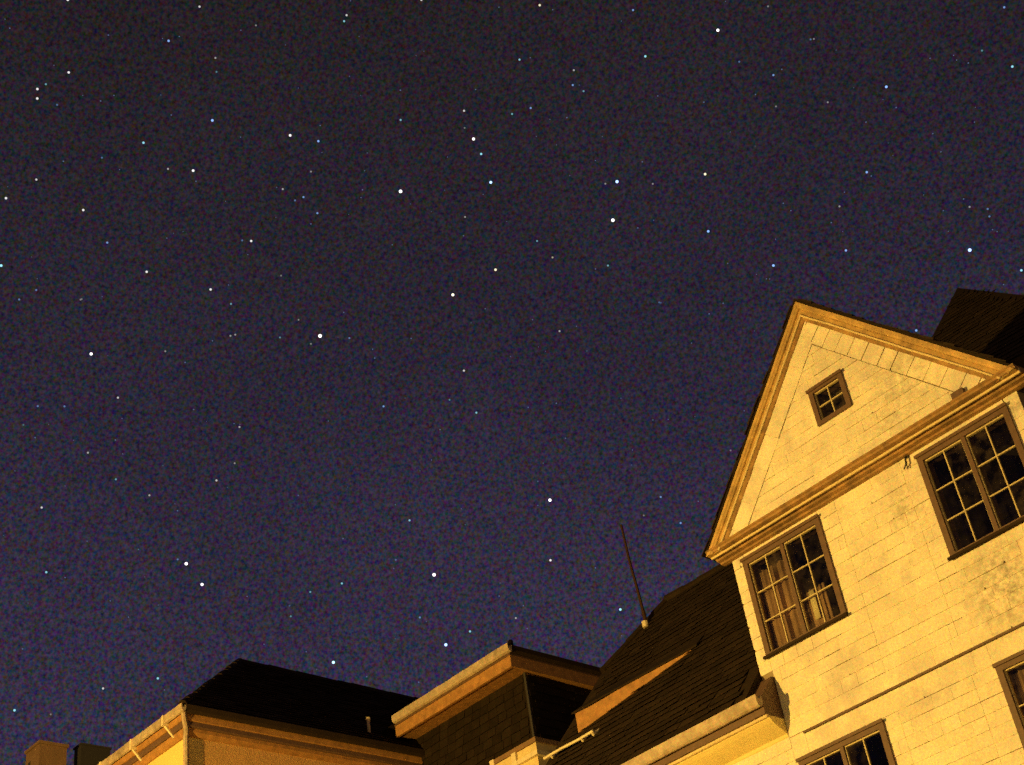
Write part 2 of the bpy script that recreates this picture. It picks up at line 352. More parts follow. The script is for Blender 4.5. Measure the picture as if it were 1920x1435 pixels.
for rank, i in enumerate(order):
    p = slates[i]; cx, cz = centre(p)
    if rank < 300:
        key = tuple((round((q[0]-cx)*500), round((q[1]-cz)*500)) for q in p)
        me = cache.get(key)
        if me is None:
            fr, bk = slate_geo(p, cx, cz); n = len(p)
            me = bpy.data.meshes.new('slate'); me.from_pydata(fr+bk, [], [tuple(range(n)), tuple(range(n, 2*n))[::-1]] + [(k, n+k, n+(k+1) % n, (k+1) % n) for k in range(n)])
            me.materials.append(MT['slate_paint']); cache[key] = me
        ob = bpy.data.objects.new('slate', me); col.objects.link(ob); ob.parent = wall
        ob.location = Vector((cx, YF if i < n_front else YG, cz)) - parent_origin(house)
    else:
        fr, bk = slate_geo(p, cx, cz); yw = YF if i < n_front else YG; rest.loft([(x+cx, y+yw, z+cz) for x, y, z in fr], [(x+cx, y+yw, z+cz) for x, y, z in bk])
ob = rest.build('slates', 'slate_paint', wall); ob['kind'] = 'stuff'

# ---- drip strip, hook, nail, small block on the cornice
MB().box(-9.56, WR+0.02, 13.955, YF-0.001, 7.744, 7.768).build('drip_strip', 'brown', house)
MB().tube([(-7.165, 13.97, 10.25), (-7.17, 13.93, 10.20), (-7.175, 13.93, 10.13), (-7.19, 13.95, 10.08)], 0.012, 6).tube([(-7.175, 13.93, 10.14), (-7.23, 13.94, 10.09)], 0.010, 6).box(-7.19, -7.14, 13.96, 13.985, 10.22, 10.262).build('hook', 'iron', house)
MB().box(-6.24, -6.08, 13.66, 13.72, 10.37, 10.455).build('cornice_block', 'brown', house)

# ---- mouldings of the gable
cut = [((0, 0, 10.30), (0, 0, -1))]
XZ = lambda u, v, b: (u, b, v)
rp = [(XC-HALF-0.35, ZA-SL*(HALF+0.35)), (XC, ZA), (XC+HALF+0.35, ZA-SL*(HALF+0.35))]
def rake(name, prof, m): return MB().sweep(jpath(rp, 12, 0.004), prof, XZ).build(name, m, house, cut)
rake('rake_crown', [(-0.012, 13.650), (0.028, 13.650), (0.036, 13.660), (0.054, 13.672), (0.060, 13.690), (0.060, 13.745), (-0.012, 13.745)], 'trim')
rake('rake_board', [(0.061, 13.694), (0.112, 13.684), (0.118, 13.690), (0.118, 13.745), (0.061, 13.745)], 'trim')
rake('rake_bead', [(0.119, 13.672), (0.126, 13.664), (0.138, 13.664), (0.145, 13.672), (0.145, 13.745), (0.119, 13.745)], 'trim_light')
rake('rake_bed_mould', [(0.146, 13.690), (0.160, 13.697), (0.176, 13.702), (0.188, 13.712), (0.188, 13.76), (0.146, 13.76)], 'trim_dark')
cp = [(-10.105, YF), (-5.425, YF)]
def corn(name, prof, m, path=cp): return MB().sweep(jpath(path, 14, 0.004), prof, XY).build(name, m, house)
corn('cornice_crown', [(0.262, 10.300), (0.262, 10.36), (0.352, 10.368), (0.354, 10.345), (0.338, 10.335), (0.330, 10.312), (0.300, 10.305)], 'trim_dark')
corn('cornice_bead', [(0.222, 10.290), (0.222, 10.34), (0.260, 10.34), (0.260, 10.292), (0.250, 10.280), (0.232, 10.280)], 'trim_light')
corn('cornice_bed_mould', [(0.0, 10.245), (0.0, 10.395), (0.220, 10.375), (0.220, 10.300), (0.165, 10.298), (0.150, 10.275), (0.090, 10.268), (0.075, 10.250), (0.03, 10.245)], 'trim_dark')

# ---- windows
def window(parent, name, x0, x1, z0, z1, sashes, cols_, rows_, label=None, sill=True, yw=14.0):
    jw, tw, bw = 0.072, 0.085, 0.05
    y0, y1 = yw-0.048, yw+0.16
    if x1-x0 < 0.8: jw, tw, bw = 0.065, 0.06, 0.05
    f = MB().box(x0, x0+jw, y0, y1, z0+bw, z1-tw).box(x1-jw, x1, y0, y1, z0+bw, z1-tw).box(x0, x1, y0, y1, z1-tw, z1).box(x0, x1, y0, y1, z0, z0+bw).build(name, 'brown', parent)
    if label: f['label'] = label
    a, b, c, d = x0+jw, x1-jw, z0+bw, z1-tw
    if sill: MB().box(x0-0.02, x1+0.02, yw-0.09, y0-0.002, z0-0.018, z0+0.014).build('sill', 'sill', f)
    MB().box(x0-0.012, x1+0.012, yw-0.072, y0-0.001, z1-0.03, z1+0.008).build('head_moulding', 'brown', f)
    mw = 0.055
    n = sashes; sw = (b-a-mw*(n-1))/n
    for k in range(n):
        sa = a+k*(sw+mw); sb = sa+sw
        if k: MB().box(sa-mw+0.001, sa-0.001, y0+0.008, y1, c, d).build('mullion', 'brown', f)
        t_ = 0.013; yb = yw-0.015
        MB().box(sa, sa+t_, yb, yb+0.04, c, d).box(sb-t_, sb, yb, yb+0.04, c, d).box(sa+t_, sb-t_, yb, yb+0.04, d-t_, d).box(sa+t_, sb-t_, yb, yb+0.04, c, c+t_).build('sash', 'muntin', f)
        pa, pb, pc, pd = sa+t_, sb-t_, c+t_, d-t_
        g_ = 0.0068
        for q in range(1, cols_):
            xx = pa+(pb-pa)*q/cols_; MB().box(xx-g_, xx+g_, yb+0.004, yb+0.034, pc, pd).build('glazing_bar', 'muntin', f)
        for q in range(1, rows_):
            zz = pc+(pd-pc)*q/rows_; MB().box(pa, pb, yb+0.007, yb+0.031, zz-g_, zz+g_).build('glazing_bar', 'muntin', f)
        for q in range(cols_):
            for w_ in range(rows_):
                xa, xb = pa+(pb-pa)*q/cols_+0.004, pa+(pb-pa)*(q+1)/cols_-0.004; za, zb = pc+(pd-pc)*w_/rows_+0.004, pc+(pd-pc)*(w_+1)/rows_-0.004
                tx, tz = random.uniform(-.004, .004), random.uniform(-.004, .004)
                MB().add([(xa, yb+0.02, za), (xb, yb+0.02+tx, za), (xb, yb+0.02+tx+tz, zb), (xa, yb+0.02+tz, zb)], [(0, 1, 2, 3)]).build('pane', 'glass', f, flat=True)
    # dim room behind
    MB().add([(x0-.3, yw+.26, z0-.5), (x1+.3, yw+.26, z0-.5), (x1+.3, yw+.26, z1+.05), (x0-.3, yw+.26, z1+.05), (x0-.3, yw+2, z0-.5), (x1+.3, yw+2, z0-.5), (x1+.3, yw+2, z1+.05), (x0-.3, yw+2, z1+.05)],
             [(4, 5, 6, 7), (0, 1, 5, 4), (3, 2, 6, 7), (0, 4, 7, 3), (1, 2, 6, 5)]).build('room_lining', 'room', f)
    return f
window(house, 'window', *WIN[0], 2, 2, 3, 'brown twelve-pane casement window with drawn curtains behind it')
window(house, 'window', *WIN[1], 2, 2, 3, 'brown twelve-pane casement window with black panes')
window(house, 'window', *WIN[2], 2, 2, 3)
window(house, 'window', *WIN[3], 2, 2, 3)
window(house, 'window', *GW, 1, 2, 2, 'small square four-pane gable window', sill=False, yw=YG)

# ---- eave cornice of the main front, left and right of the gable
for path in ([(-14.3, YF), (-9.79, YF)], [(-5.62, YF), (-2.1, YF)]):
    corn('eave_cove', [(0.0, 7.78), (0.0, 8.02), (0.30, 8.02), (0.298, 7.985), (0.25, 7.945), (0.19, 7.91), (0.10, 7.865), (0.03, 7.835), (0.02, 7.80)], 'cove', path)
    corn('eave_bead', [(0.30, 7.992), (0.30, 8.03), (0.335, 8.03), (0.345, 8.02), (0.345, 8.002), (0.335, 7.992)], 'trim_light', path)
    corn('eave_fascia', [(0.0, 8.022), (0.0, 8.56), (0.06, 8.56), (0.36, 8.24), (0.36, 8.032), (0.30, 8.032), (0.30, 8.022)], 'brown', path)
    gut = [(0.362 + 0.055 - 0.06*math.cos(math.pi*k/7), 8.19 - 0.085*math.sin(math.pi*k/7)) for k in range(8)]
    corn('gutter', [(0.362, 8.25)] + gut + [(0.477, 8.25), (0.462, 8.25), (0.462, 8.21), (0.38, 8.21), (0.38, 8.25)], 'zinc', path)

# ---- roofs of the house
RZ, ES, EZ = 12.12, 13.56, 8.255
A_, B_ = (-14.30, ES, EZ), (-2.0, ES, EZ); RL, RR = (-13.55, 17.0, RZ), (-2.0, 17.0, RZ)
H1, H2 = (-14.30, 16.0, 10.99), (-14.30, 18.0, 10.99); A2, B2 = (-14.30, 20.44, EZ), (-2.0, 20.44, EZ)
roof = MB().add([A_, (WL-.01, ES, EZ), (WL-.01, 17, RZ), RL, H1, H2, A2, (WL-.01, 20.44, EZ)], [(0, 1, 2, 3, 4), (4, 3, 5), (5, 3, 2, 7, 6), (0, 4, 5, 6), (0, 6, 7, 1), (1, 7, 2)]).build('roof', 'roof', house)
MB().add([(WR+.01, ES, EZ), B_, RR, (WR+.01, 17, RZ), B2, (WR+.01, 20.44, EZ)], [(0, 1, 2, 3), (3, 2, 4, 5), (1, 4, 2), (0, 3, 5), (0, 5, 4, 1)]).build('roof', 'roof', house)
MB().add([(WL-.005, 16.6, 8.3), (WR+.005, 16.6, 8.3), (WR+.005, 17, RZ-.01), (WL-.005, 17, RZ-.01), (WR+.005, 20.4, EZ), (WL-.005, 20.4, EZ)], [(0, 1, 2, 3), (3, 2, 4, 5), (0, 5, 4, 1), (0, 3, 5), (1, 4, 2)]).build('roof', 'roof', house)
def slate_slope(parent, poly, eave_a, eave_b, w=0.26, h=0.16, normal=None, m='roof', name='roof_slates'):
    """covers a planar roof polygon with overlapping slates; eave_a -> eave_b is its lower edge"""
    a, b = Vector(eave_a), Vector(eave_b); U = (b-a).normalized()
    P3 = [Vector(q) for q in poly]; N_ = Vector((0, 0, 0))
    for q in range(1, len(P3)-1): N_ += (P3[q]-P3[0]).cross(P3[q+1]-P3[0])
    N_.normalize()
    if N_.z < 0: N_ = -N_
    if normal: N_ = Vector(normal)
    V = N_.cross(U)
    if V.z < 0: V = -V
    P2 = [((q-a).dot(U), (q-a).dot(V)) for q in P3]
    def inside(x, y):
        c = False
        for q in range(len(P2)):
            (x1, y1), (x2, y2) = P2[q], P2[q-1]
            if (y1 > y) != (y2 > y) and x < (x2-x1)*(y-y1)/(y2-y1)+x1: c = not c
        return c
    mb_ = MB(); r_ = 0; v = 0.0
    x0, x1 = min(q[0] for q in P2), max(q[0] for q in P2); vmax = max(q[1] for q in P2)
    while v < vmax:
        x = x0 + (w/2 if r_ % 2 else 0) - 0.05
        while x < x1:
            ww = w*random.uniform(0.9, 1.1)
            if inside(x+ww/2, v+h/2) and (inside(x+.04, v+h*.5) and inside(x+ww-.04, v+h*.5)):
                g = 0.004; dv = random.uniform(-.012, .008); t0 = random.uniform(0.020, 0.034); t1 = 0.006; k = random.uniform(-.006, .006)
                q = [a+U*(x+g)+V*(v+dv)+N_*t0, a+U*(x+ww-g)+V*(v+dv+k)+N_*(t0+k*.5), a+U*(x+ww-g)+V*(v+h)+N_*t1, a+U*(x+g)+V*(v+h)+N_*t1]
                mb_.loft(q, [p_-N_*0.006 for p_ in q])
            x += ww
        v += h; r_ += 1
    o = mb_.build(name, m, parent); o['kind'] = 'stuff'; return o
slate_slope(roof, [A_, (WL-.01, ES, EZ), (WL-.01, 17, RZ), RL, H1], A_, (WL-.01, ES, EZ))
def ridge_tiles(a, b, n, parent, r=0.075, m='roof'):
    a, b = Vector(a), Vector(b)
    for k in range(n):
        p = a.lerp(b, k/n); q = a.lerp(b, (k+1.12)/n); j = Vector((random.uniform(-.008, .008), random.uniform(-.008, .008), random.uniform(-.012, .012)))
        MB().tube([p+j, q+j], r, 7, r*0.86).build('ridge_tile', m, parent)
ridge_tiles(RL, (-9.6, 17.0, RZ), 11, roof); ridge_tiles(H1, RL, 5, roof)
gr = MB().sweep(rp, [(-0.045, 13.645), (-0.014, 13.645), (-0.014, 14.02), (-0.045, 14.02)], XZ).build('gable_roof', 'roof', house, [((0, 0, 10.37), (0, 0, -1))])
MB().sweep(rp, [(-0.045, 14.021), (-0.014, 14.021), (-0.014, 19.0), (-0.045, 19.0)], XZ).build('gable_roof', 'roof', house, [((WL-.04, 0, 0), (-1, 0, 0)), ((WR+.04, 0, 0), (1, 0, 0))])
for sgn in (-1, 1):                                          # uneven row of slates along each verge
    s_ = 0.05
    while s_ < HALF/CA - 0.16:
        l_ = random.uniform(0.15, 0.24); o1, o2 = random.uniform(0.046, 0.054), random.uniform(0.058, 0.078); yy = 13.635 + random.uniform(-.025, .012)
        P = lambda s, a: (XC + sgn*s*CA + sgn*a*SL*CA, ZA - s*SL*CA + a*CA)
        q = [P(s_, o1-.012), P(s_+l_, o1), P(s_+l_, o2), P(s_, o2-.014)]
        MB().loft([(x, yy, z) for x, z in q], [(x, yy+0.3, z) for x, z in q]).build('verge_slate', 'roof', gr); s_ += l_*0.93
# taller hipped roof at the rear
PK = (-8.338, 20.0, 16.30)
MB().add([(-8.9, 16.9, 12.60), (-5.2, 16.9, 12.42), (-1.5, 24.0, 12.5), (-13.2, 24.0, 12.6), PK, (-8.2, 22.5, 16.25), (-9.0, 17.0, 11.0), (-5.0, 17.0, 11.0), (-1.5, 24, 11.0), (-13.2, 24, 11.0)],
         [(0, 1, 4), (1, 2, 5, 4), (2, 3, 5), (3, 0, 4, 5), (0, 6, 7, 1), (1, 7, 8, 2), (2, 8, 9, 3), (3, 9, 6, 0), (6, 9, 8, 7)]).build('rear_roof', 'roof', house)
slate_slope(house, [(-8.9, 16.9, 12.60), (-5.2, 16.9, 12.42), PK], (-8.9, 16.9, 12.60), (-5.2, 16.9, 12.42))
# low shed dormer on the front slope
rz = lambda y: EZ + (RZ-EZ)/(17.0-ES)*(y-ES)
dA, dB = (-13.82, 14.74), (-11.85, 15.19)
dl = lambda t: (dA[0]+(dB[0]-dA[0])*t, dA[1]+(dB[1]-dA[1])*t)
zt = lambda t: 9.86 + (rz(dB[1])+0.03-9.86)*t
dm = MB().add([(dA[0], dA[1], rz(dA[1])-.05), (dB[0], dB[1], rz(dB[1])-.05), (dB[0], dB[1], zt(1)), (dA[0], dA[1], zt(0)), (dA[0], 15.34, rz(15.34)-.02), (dB[0], 15.34, rz(15.34)-.02)],
              [(0, 1, 2, 3), (3, 2, 5, 4), (0, 3, 4), (1, 5, 2), (0, 4, 5, 1)]).build('shed_dormer', 'roof', house)
fp = [dl(k/8) for k in range(9)]
v_ = [(x, y-.035, rz(y)-.01) for x, y in fp] + [(x, y-.035, zt(k/8)+random.uniform(-.012, .008)) for k, (x, y) in enumerate(fp)]
v_ += [(x, y-.002, z) for (x, y, z), (_, _2) in zip([(a, b+.035, c) for a, b, c in v_], fp+fp)]
n_ = 9
MB().add(v_, [q for k in range(8) for q in ((k, k+1, n_+k+1, n_+k), (18+k+1, 18+k, 27+k, 27+k+1), (n_+k, n_+k+1, 27+k+1, 27+k), (k+1, k, 18+k, 18+k+1))] + [(0, n_, 27, 18), (8, 26, 35, 17)]).build('fascia_board', 'fascia', dm)
MB().loft([(dA[0]-.05, dA[1]-.06, zt(0)+.004), (dB[0]+.12, dB[1]-.04, zt(1)-.02), (dB[0]+.12, dB[1]-.04, zt(1)+.01), (dA[0]-.05, dA[1]-.06, zt(0)+.03)], [(dA[0]-.05, 15.40, rz(15.40)), (dB[0]+.12, 15.40, rz(15.40)), (dB[0]+.12, 15.40, rz(15.40)+.03), (dA[0]-.05, 15.40, rz(15.40)+.03)]).build('dormer_roof', 'roof', dm)
# snow guard bar
y_ = 14.42; zb = rz(y_)
sg = MB().tube([(-14.25, y_-.05, zb+.075), (-13.9, y_-.05, zb+.085), (-13.55, y_-.05, zb+.075), (-13.22, y_-.05, zb+.085)], 0.020, 7).build('snow_guard', 'white_iron', roof)
for xx in (-14.12, -13.48, -13.26):
    MB().tube([(xx, y_+.12, rz(y_+.12)+.01), (xx, y_-.02, zb+.05), (xx+.01, y_-.06, zb+.085)], 0.022, 6).build('bracket', 'white_iron', roof)

# curtains behind the panes
def curtain(name, x0, x1, z0, z1, y, m, label, amp=0.03, waves=4.0, group=None):
    n = 36; vs_ = []; fs_ = []
    for k in range(n+1):
        u = k/n; yy = y + amp*math.sin(u*waves*2*math.pi) + amp*0.5*math.sin(u*waves*4.7*math.pi+1)
        for z in (z0, z1): vs_ += [(x0+(x1-x0)*u, yy, z), (x0+(x1-x0)*u, yy+0.006, z)]
    for k in range(n):
        b = 4*k; fs_ += [(b, b+4, b+6, b+2), (b+1, b+3, b+7, b+5), (b, b+1, b+5, b+4), (b+2, b+6, b+7, b+3)]
    fs_ += [(0, 2, 3, 1), (4*n, 4*n+1, 4*n+3, 4*n+2)]
    return tag(MB().add(vs_, fs_).build(name, m, None, smooth=True), label, 'curtain', group)
curtain('curtain', -9.705, -9.235, 8.87, 9.96, 14.085, 'curtain', 'brown pleated curtain behind the left casement of the upper window beside the dark roof', 0.022, 3.5)
curtain('curtain', -9.135, -8.80, 8.87, 9.40, 14.09, 'curtain', 'short brown half curtain behind the right casement of the upper curtained window', 0.016, 2.0)
curtain('curtain', -9.035, -8.955, 8.99, 9.37, 14.052, 'blind', 'narrow pale cloth strip hanging in the upper curtained window', 0.004, 1.0)
curtain('curtain', -9.63, -9.0, 6.2, 7.15, 14.10, 'curtain', 'brown curtain in the lower window under the drip strip', 0.02, 3.0)
curtain('curtain', -6.89, -6.5, 6.2, 7.36, 14.09, 'curtain', 'brown curtain in the lower window below the stained wall', 0.02, 3.0)

# ================================================================== roof mast
mast = root('roof_mast', (-13.72, 16.55, 11.55), 'thin rusty iron mast standing on the dark roof hip', 'mast')
MB().tube([(-13.70, 16.55, 11.45), (-13.71, 16.55, 11.90)], 0.032, 8).build('base_tube', 'rust', mast)
MB().tube([(-13.71, 16.55, 11.85), (-13.74, 16.55, 12.35), (-13.79, 16.56, 12.85), (-13.80, 16.55, 13.54)], 0.026, 6, 0.020).build('rod', 'rust', mast)
MB().tube([(-13.70, 16.52, 11.60), (-13.70, 16.52, 11.70)], 0.050, 8).build('collar', 'white_iron', mast)

# ================================================================== the yellow corner house on the left
LX, LY, LZ = -18.79, 11.20, 11.46                            # outer corner of its gutter
WX, WY = LX-0.23, LY+0.23
left = root('corner_house', (-26, 18, 0), 'yellow plastered corner house with a dark hipped roof and gutter', 'house')
MB().box(-36, WX, WY, WY+0.3, 0, 11.2).build('front_wall', 'plaster', left)
MB().box(WX-0.3, WX, WY+0.302, 26, 0, 11.2).build('side_wall', 'stucco_dimmed', left)
MB().box(-36, -35.7, WY+0.302, 26, 0, 11.2).box(-35.7, WX-0.302, 25.7, 26, 0, 11.2).build('rear_wall', 'stucco_dimmed', left)
lp = [(-36, WY), (WX, WY), (WX, 26)]                         # right-hand normals point outwards
def lcorn(name, prof, m, path=lp): return MB().sweep(jpath(path, 16, 0.005), prof, XY).build(name, m, left)
lcorn('frieze_moulding', [(0.0, 11.03), (0.0, 11.15), (0.075, 11.15), (0.075, 11.09), (0.05, 11.06), (0.03, 11.03)], 'fascia')
lcorn('cornice_soffit', [(0.0, 11.152), (0.0, 11.24), (0.115, 11.24), (0.115, 11.17), (0.10, 11.152)], 'brown')
lcorn('eave_fascia', [(0.0, 11.242), (0.0, 11.44), (0.14, 11.44), (0.14, 11.25), (0.13, 11.242)], 'fascia')
gp = [(0.142, 11.44), (0.142, 11.40), (0.15, 11.355), (0.175, 11.335), (0.205, 11.345), (0.222, 11.375), (0.23, 11.46), (0.215, 11.46), (0.205, 11.40), (0.165, 11.40), (0.16, 11.44)]
lcorn('gutter', gp, 'zinc', [(-36, WY), (WX+.228, WY)])
lcorn('gutter', gp, 'sill', [(WX, WY-.135), (WX, 26)])  # side run takes the dark sill colour to stand in for its shade
E1 = [(-36, LY+.03), (LX-.03, LY+.03), (LX-.03, 26), (-36, 26)]; T1 = [(-32.4, 14.65), (LX-3.62, 14.65), (LX-3.62, 22.6), (-32.4, 22.6)]
lroof = MB().loft([(x, y, 11.442) for x, y in E1], [(x, y, 14.49) for x, y in T1]).build('roof', 'roof', left)
slate_slope(lroof, [(E1[1][0], E1[1][1], 11.442), (E1[2][0], E1[2][1], 11.442), (T1[2][0], T1[2][1], 14.49), (T1[1][0], T1[1][1], 14.49)], (E1[1][0], E1[1][1], 11.442), (E1[2][0], E1[2][1], 11.442))
ridge_tiles((LX-.06, LY+.06, 11.47), (LX-3.62, 14.65, 14.46), 17, lroof, 0.07)
ridge_tiles((LX-3.62, 14.65, 14.47), (LX-3.62, 20.0, 14.47), 16, lroof, 0.05)
for k in range(3):
    xx = WX + 0.02 - 0.35 - 1.0*k
    MB().box(xx-.022, xx+.022, LY-.012, LY+.10, 11.30, 11.47).loft([(xx-.02, LY+.03, 11.30), (xx+.02, LY+.03, 11.30), (xx+.02, LY+.07, 11.30), (xx-.02, LY+.07, 11.30)], [(xx+.06, LY+.14, 11.10), (xx+.10, LY+.14, 11.10), (xx+.10, LY+.18, 11.10), (xx+.06, LY+.18, 11.10)]).build('gutter_bracket', 'white_iron', left)
MB().tube([(WX+.15, LY+.09, 11.37), (WX+.15, LY+.09, 11.28), (WX+.07, WY-.05, 11.10), (WX+.055, WY-.05, 11.0), (WX+.055, WY-.05, 8), (WX+.055, WY-.05, 0.1)], 0.042, 8).build('downpipe', 'zinc', left)
MB().tube([(-19.29, 15.24, 11.75), (-19.29, 15.24, 12.10)], 0.03, 8).tube([(-19.29, 15.24, 12.08), (-19.29, 15.24, 12.12)], 0.045, 8).build('vent_pipe', 'zinc', lroof)
ch = MB().box(-28.03, -27.42, 13.0, 13.61, 12.6, 14.47).build('chimney', 'brick', left)
MB().box(-28.06, -27.39, 12.97, 13.64, 14.472, 14.535).build('chimney_cap', 'brick', ch)
MB().box(-27.88, -27.80, 12.985, 12.999, 13.95, 14.22).build('soot_door', 'near_black', ch)
ch = MB().box(-27.86, -27.56, 14.0, 14.68, 13.6, 14.66).build('chimney', 'near_black', left)  # second chimney, near black all over
MB().box(-27.89, -27.54, 13.98, 14.71, 14.662, 14.70).build('chimney_cap', 'near_black', ch)
MB().box(-20.05, -20.035, WY-.004, WY-.0005, 9.8, 10.72).build('crack', 'brown', left)

# ================================================================== the dark slate-clad wing house
wing = root('slate_house', (-21, 21, 0), 'dark slate-hung house with an orange eave board and low roof between the roofs', 'house')
VX, VY = -16.08, 16.05
w0 = MB().box(-26, VX, VY, 26, 9.9, 11.95).build('slate_wall', 'dark_slate', wing)
slate_slope(w0, [(-21, VY, 9.95), (VX, VY, 9.95), (VX, VY, 11.72), (-21, VY, 11.72)], (-21, VY, 9.95), (VX, VY, 9.95), 0.22, 0.15, (0, -1, 0), 'dark_slate', 'wall_slates')
slate_slope(w0, [(VX, VY, 9.95), (VX, 22, 9.95), (VX, 22, 11.72), (VX, VY, 11.72)], (VX, VY, 9.95), (VX, 22, 9.95), 0.22, 0.15, (1, 0, 0), 'dark_slate', 'wall_slates')
MB().box(-25.97, VX-.03, VY+.03, 25.97, 0, 9.898).build('lower_wall', 'brick', wing)
wp = [(-26, VY), (VX, VY), (VX, 26)]
def path_prof(name, m, front, side, z0, z1, zs=None):        # eave piece with different overhangs: front (y) and side (x)
    zs = z0 if zs is None else zs
    f0, f1 = front; s0, s1 = side
    a = [(-19.0, VY-f0, zs), (-19.0, VY-f1, z0), (-19.0, VY-f1, z1), (-19.0, VY-f0, z1)]
    b = [(VX+s0, VY-f0, zs), (VX+s1, VY-f1, z0), (VX+s1, VY-f1, z1), (VX+s0, VY-f0, z1)]
    c = [(VX+s0, 26, zs), (VX+s1, 26, z0), (VX+s1, 26, z1), (VX+s0, 26, z1)]
    v = a+b+c; fs_ = [(0, 1, 2, 3), (8, 11, 10, 9)]
    for i in range(2):
        for j in range(4): fs_.append((i*4+j, i*4+(j+1) % 4, i*4+4+(j+1) % 4, i*4+4+j))
    return MB().add(v, fs_).build(name, m, wing)
path_prof('soffit', 'fascia', (0.0, 0.40), (0.0, 0.16), 11.72, 11.80, 11.74)
path_prof('eave_board', 'fascia', (0.401, 0.45), (0.161, 0.19), 11.70, 11.90)
path_prof('bead', 'brown', (0.40, 0.462), (0.16, 0.20), 11.902, 11.935)
MB().sweep(jpath([(-18.95, VY-.463), (VX+.27, VY-.463)], 10, 0.008), [(0, 11.93), (0.03, 11.925), (0.07, 11.94), (0.09, 11.97), (0.097, 12.06), (0.08, 12.06), (0.07, 11.99), (0.01, 11.99), (0, 12.05)], XY).build('gutter', 'zinc', wing)
MB().sweep([(VX+.201, VY-.46), (VX+.201, 26)], [(0, 11.94), (0.03, 11.935), (0.06, 11.97), (0.069, 12.05), (0.055, 12.05), (0.05, 11.99), (0.01, 11.99), (0, 12.05)], XY).build('gutter', 'sill', wing)  # shade of the side eave painted in by the dark gutter colour
MB().loft([(-26, VY-.5, 11.94), (VX+.22, VY-.5, 11.94), (VX+.22, 26, 11.94), (-26, 26, 11.94)], [(-23, 19.5, 13.2), (VX-3.2, 19.5, 13.2), (VX-3.2, 23, 13.2), (-23, 23, 13.2)]).build('roof', 'roof', wing)
MB().tube([(VX+.18, VY-.42, 12.05), (VX+.10, VY-.30, 12.22)], 0.07, 7, 0.04).build('hip_finial', 'roof', wing)
MB().tube([(VX+.05, VY-.04, 11.72), (VX+.05, VY-.04, 10.5)], 0.03, 6).build('downpipe', 'iron', wing)
# pale stone-trimmed chimney block at the corner below the slates
pr = MB().box(-16.80, -15.75, 15.75, 16.30, 0, 10.36).build('corner_pier', 'stone', wing)
MB().box(-16.83, -15.72, 15.72, 16.33, 10.362, 10.44).build('pier_cap', 'brick', pr)
MB().box(-16.87, -15.68, 15.68, 16.36, 10.13, 10.20).build('ledge', 'white_iron', pr)
MB().box(-16.30, -16.20, 15.70, 15.749, 10.202, 10.36).build('pilaster', 'white_iron', pr)
MB().box(-16.82, -16.72, 15.70, 15.749, 10.202, 10.44).build('pilaster', 'white_iron', pr)

# ================================================================== street lamp that lights the fronts
def street_lamp(x, y, h, power, label):
    t_ = root('street_lamp', (x, y, 0), label, 'street lamp')
    MB().tube([(x, y, 0), (x, y, 1.0)], 0.10, 12, 0.085).tube([(x, y, 1.0), (x, y, h-0.3)], 0.06, 12, 0.045).build('post', 'iron', t_)
    MB().tube([(x, y, h-0.32), (x, y+0.15, h), (x, y+0.5, h+0.12), (x, y+0.9, h+0.14)], 0.035, 8).build('arm', 'iron', t_)
    MB().loft([(x-.16, y+.75, h+.16), (x+.16, y+.75, h+.16), (x+.16, y+1.45, h+.16), (x-.16, y+1.45, h+.16)], [(x-.09, y+.85, h+.30), (x+.09, y+.85, h+.30), (x+.09, y+1.35, h+.30), (x-.09, y+1.35, h+.30)]).build('hood', 'iron', t_)
    MB().box(x-.11, x+.11, y+.85, y+1.35, h+.10, h+.155).build('lens', emit('sodium_lens', SODIUM, 6.0), t_)
    ld = bpy.data.lights.new('sodium_light', 'POINT'); ld.energy = power; ld.color = SODIUM; ld.shadow_soft_size = 0.18
    lo = bpy.data.objects.new('sodium_light', ld); col.objects.link(lo); lo.location = (0, 1.1, h-0.12); lo.parent = t_
for (x, y, h, pw), lb in zip(LAMPS, ('sodium street lamp on an iron post facing the corner house', 'sodium street lamp on an iron post facing the gabled house')): street_lamp(x, y, h, pw, lb)

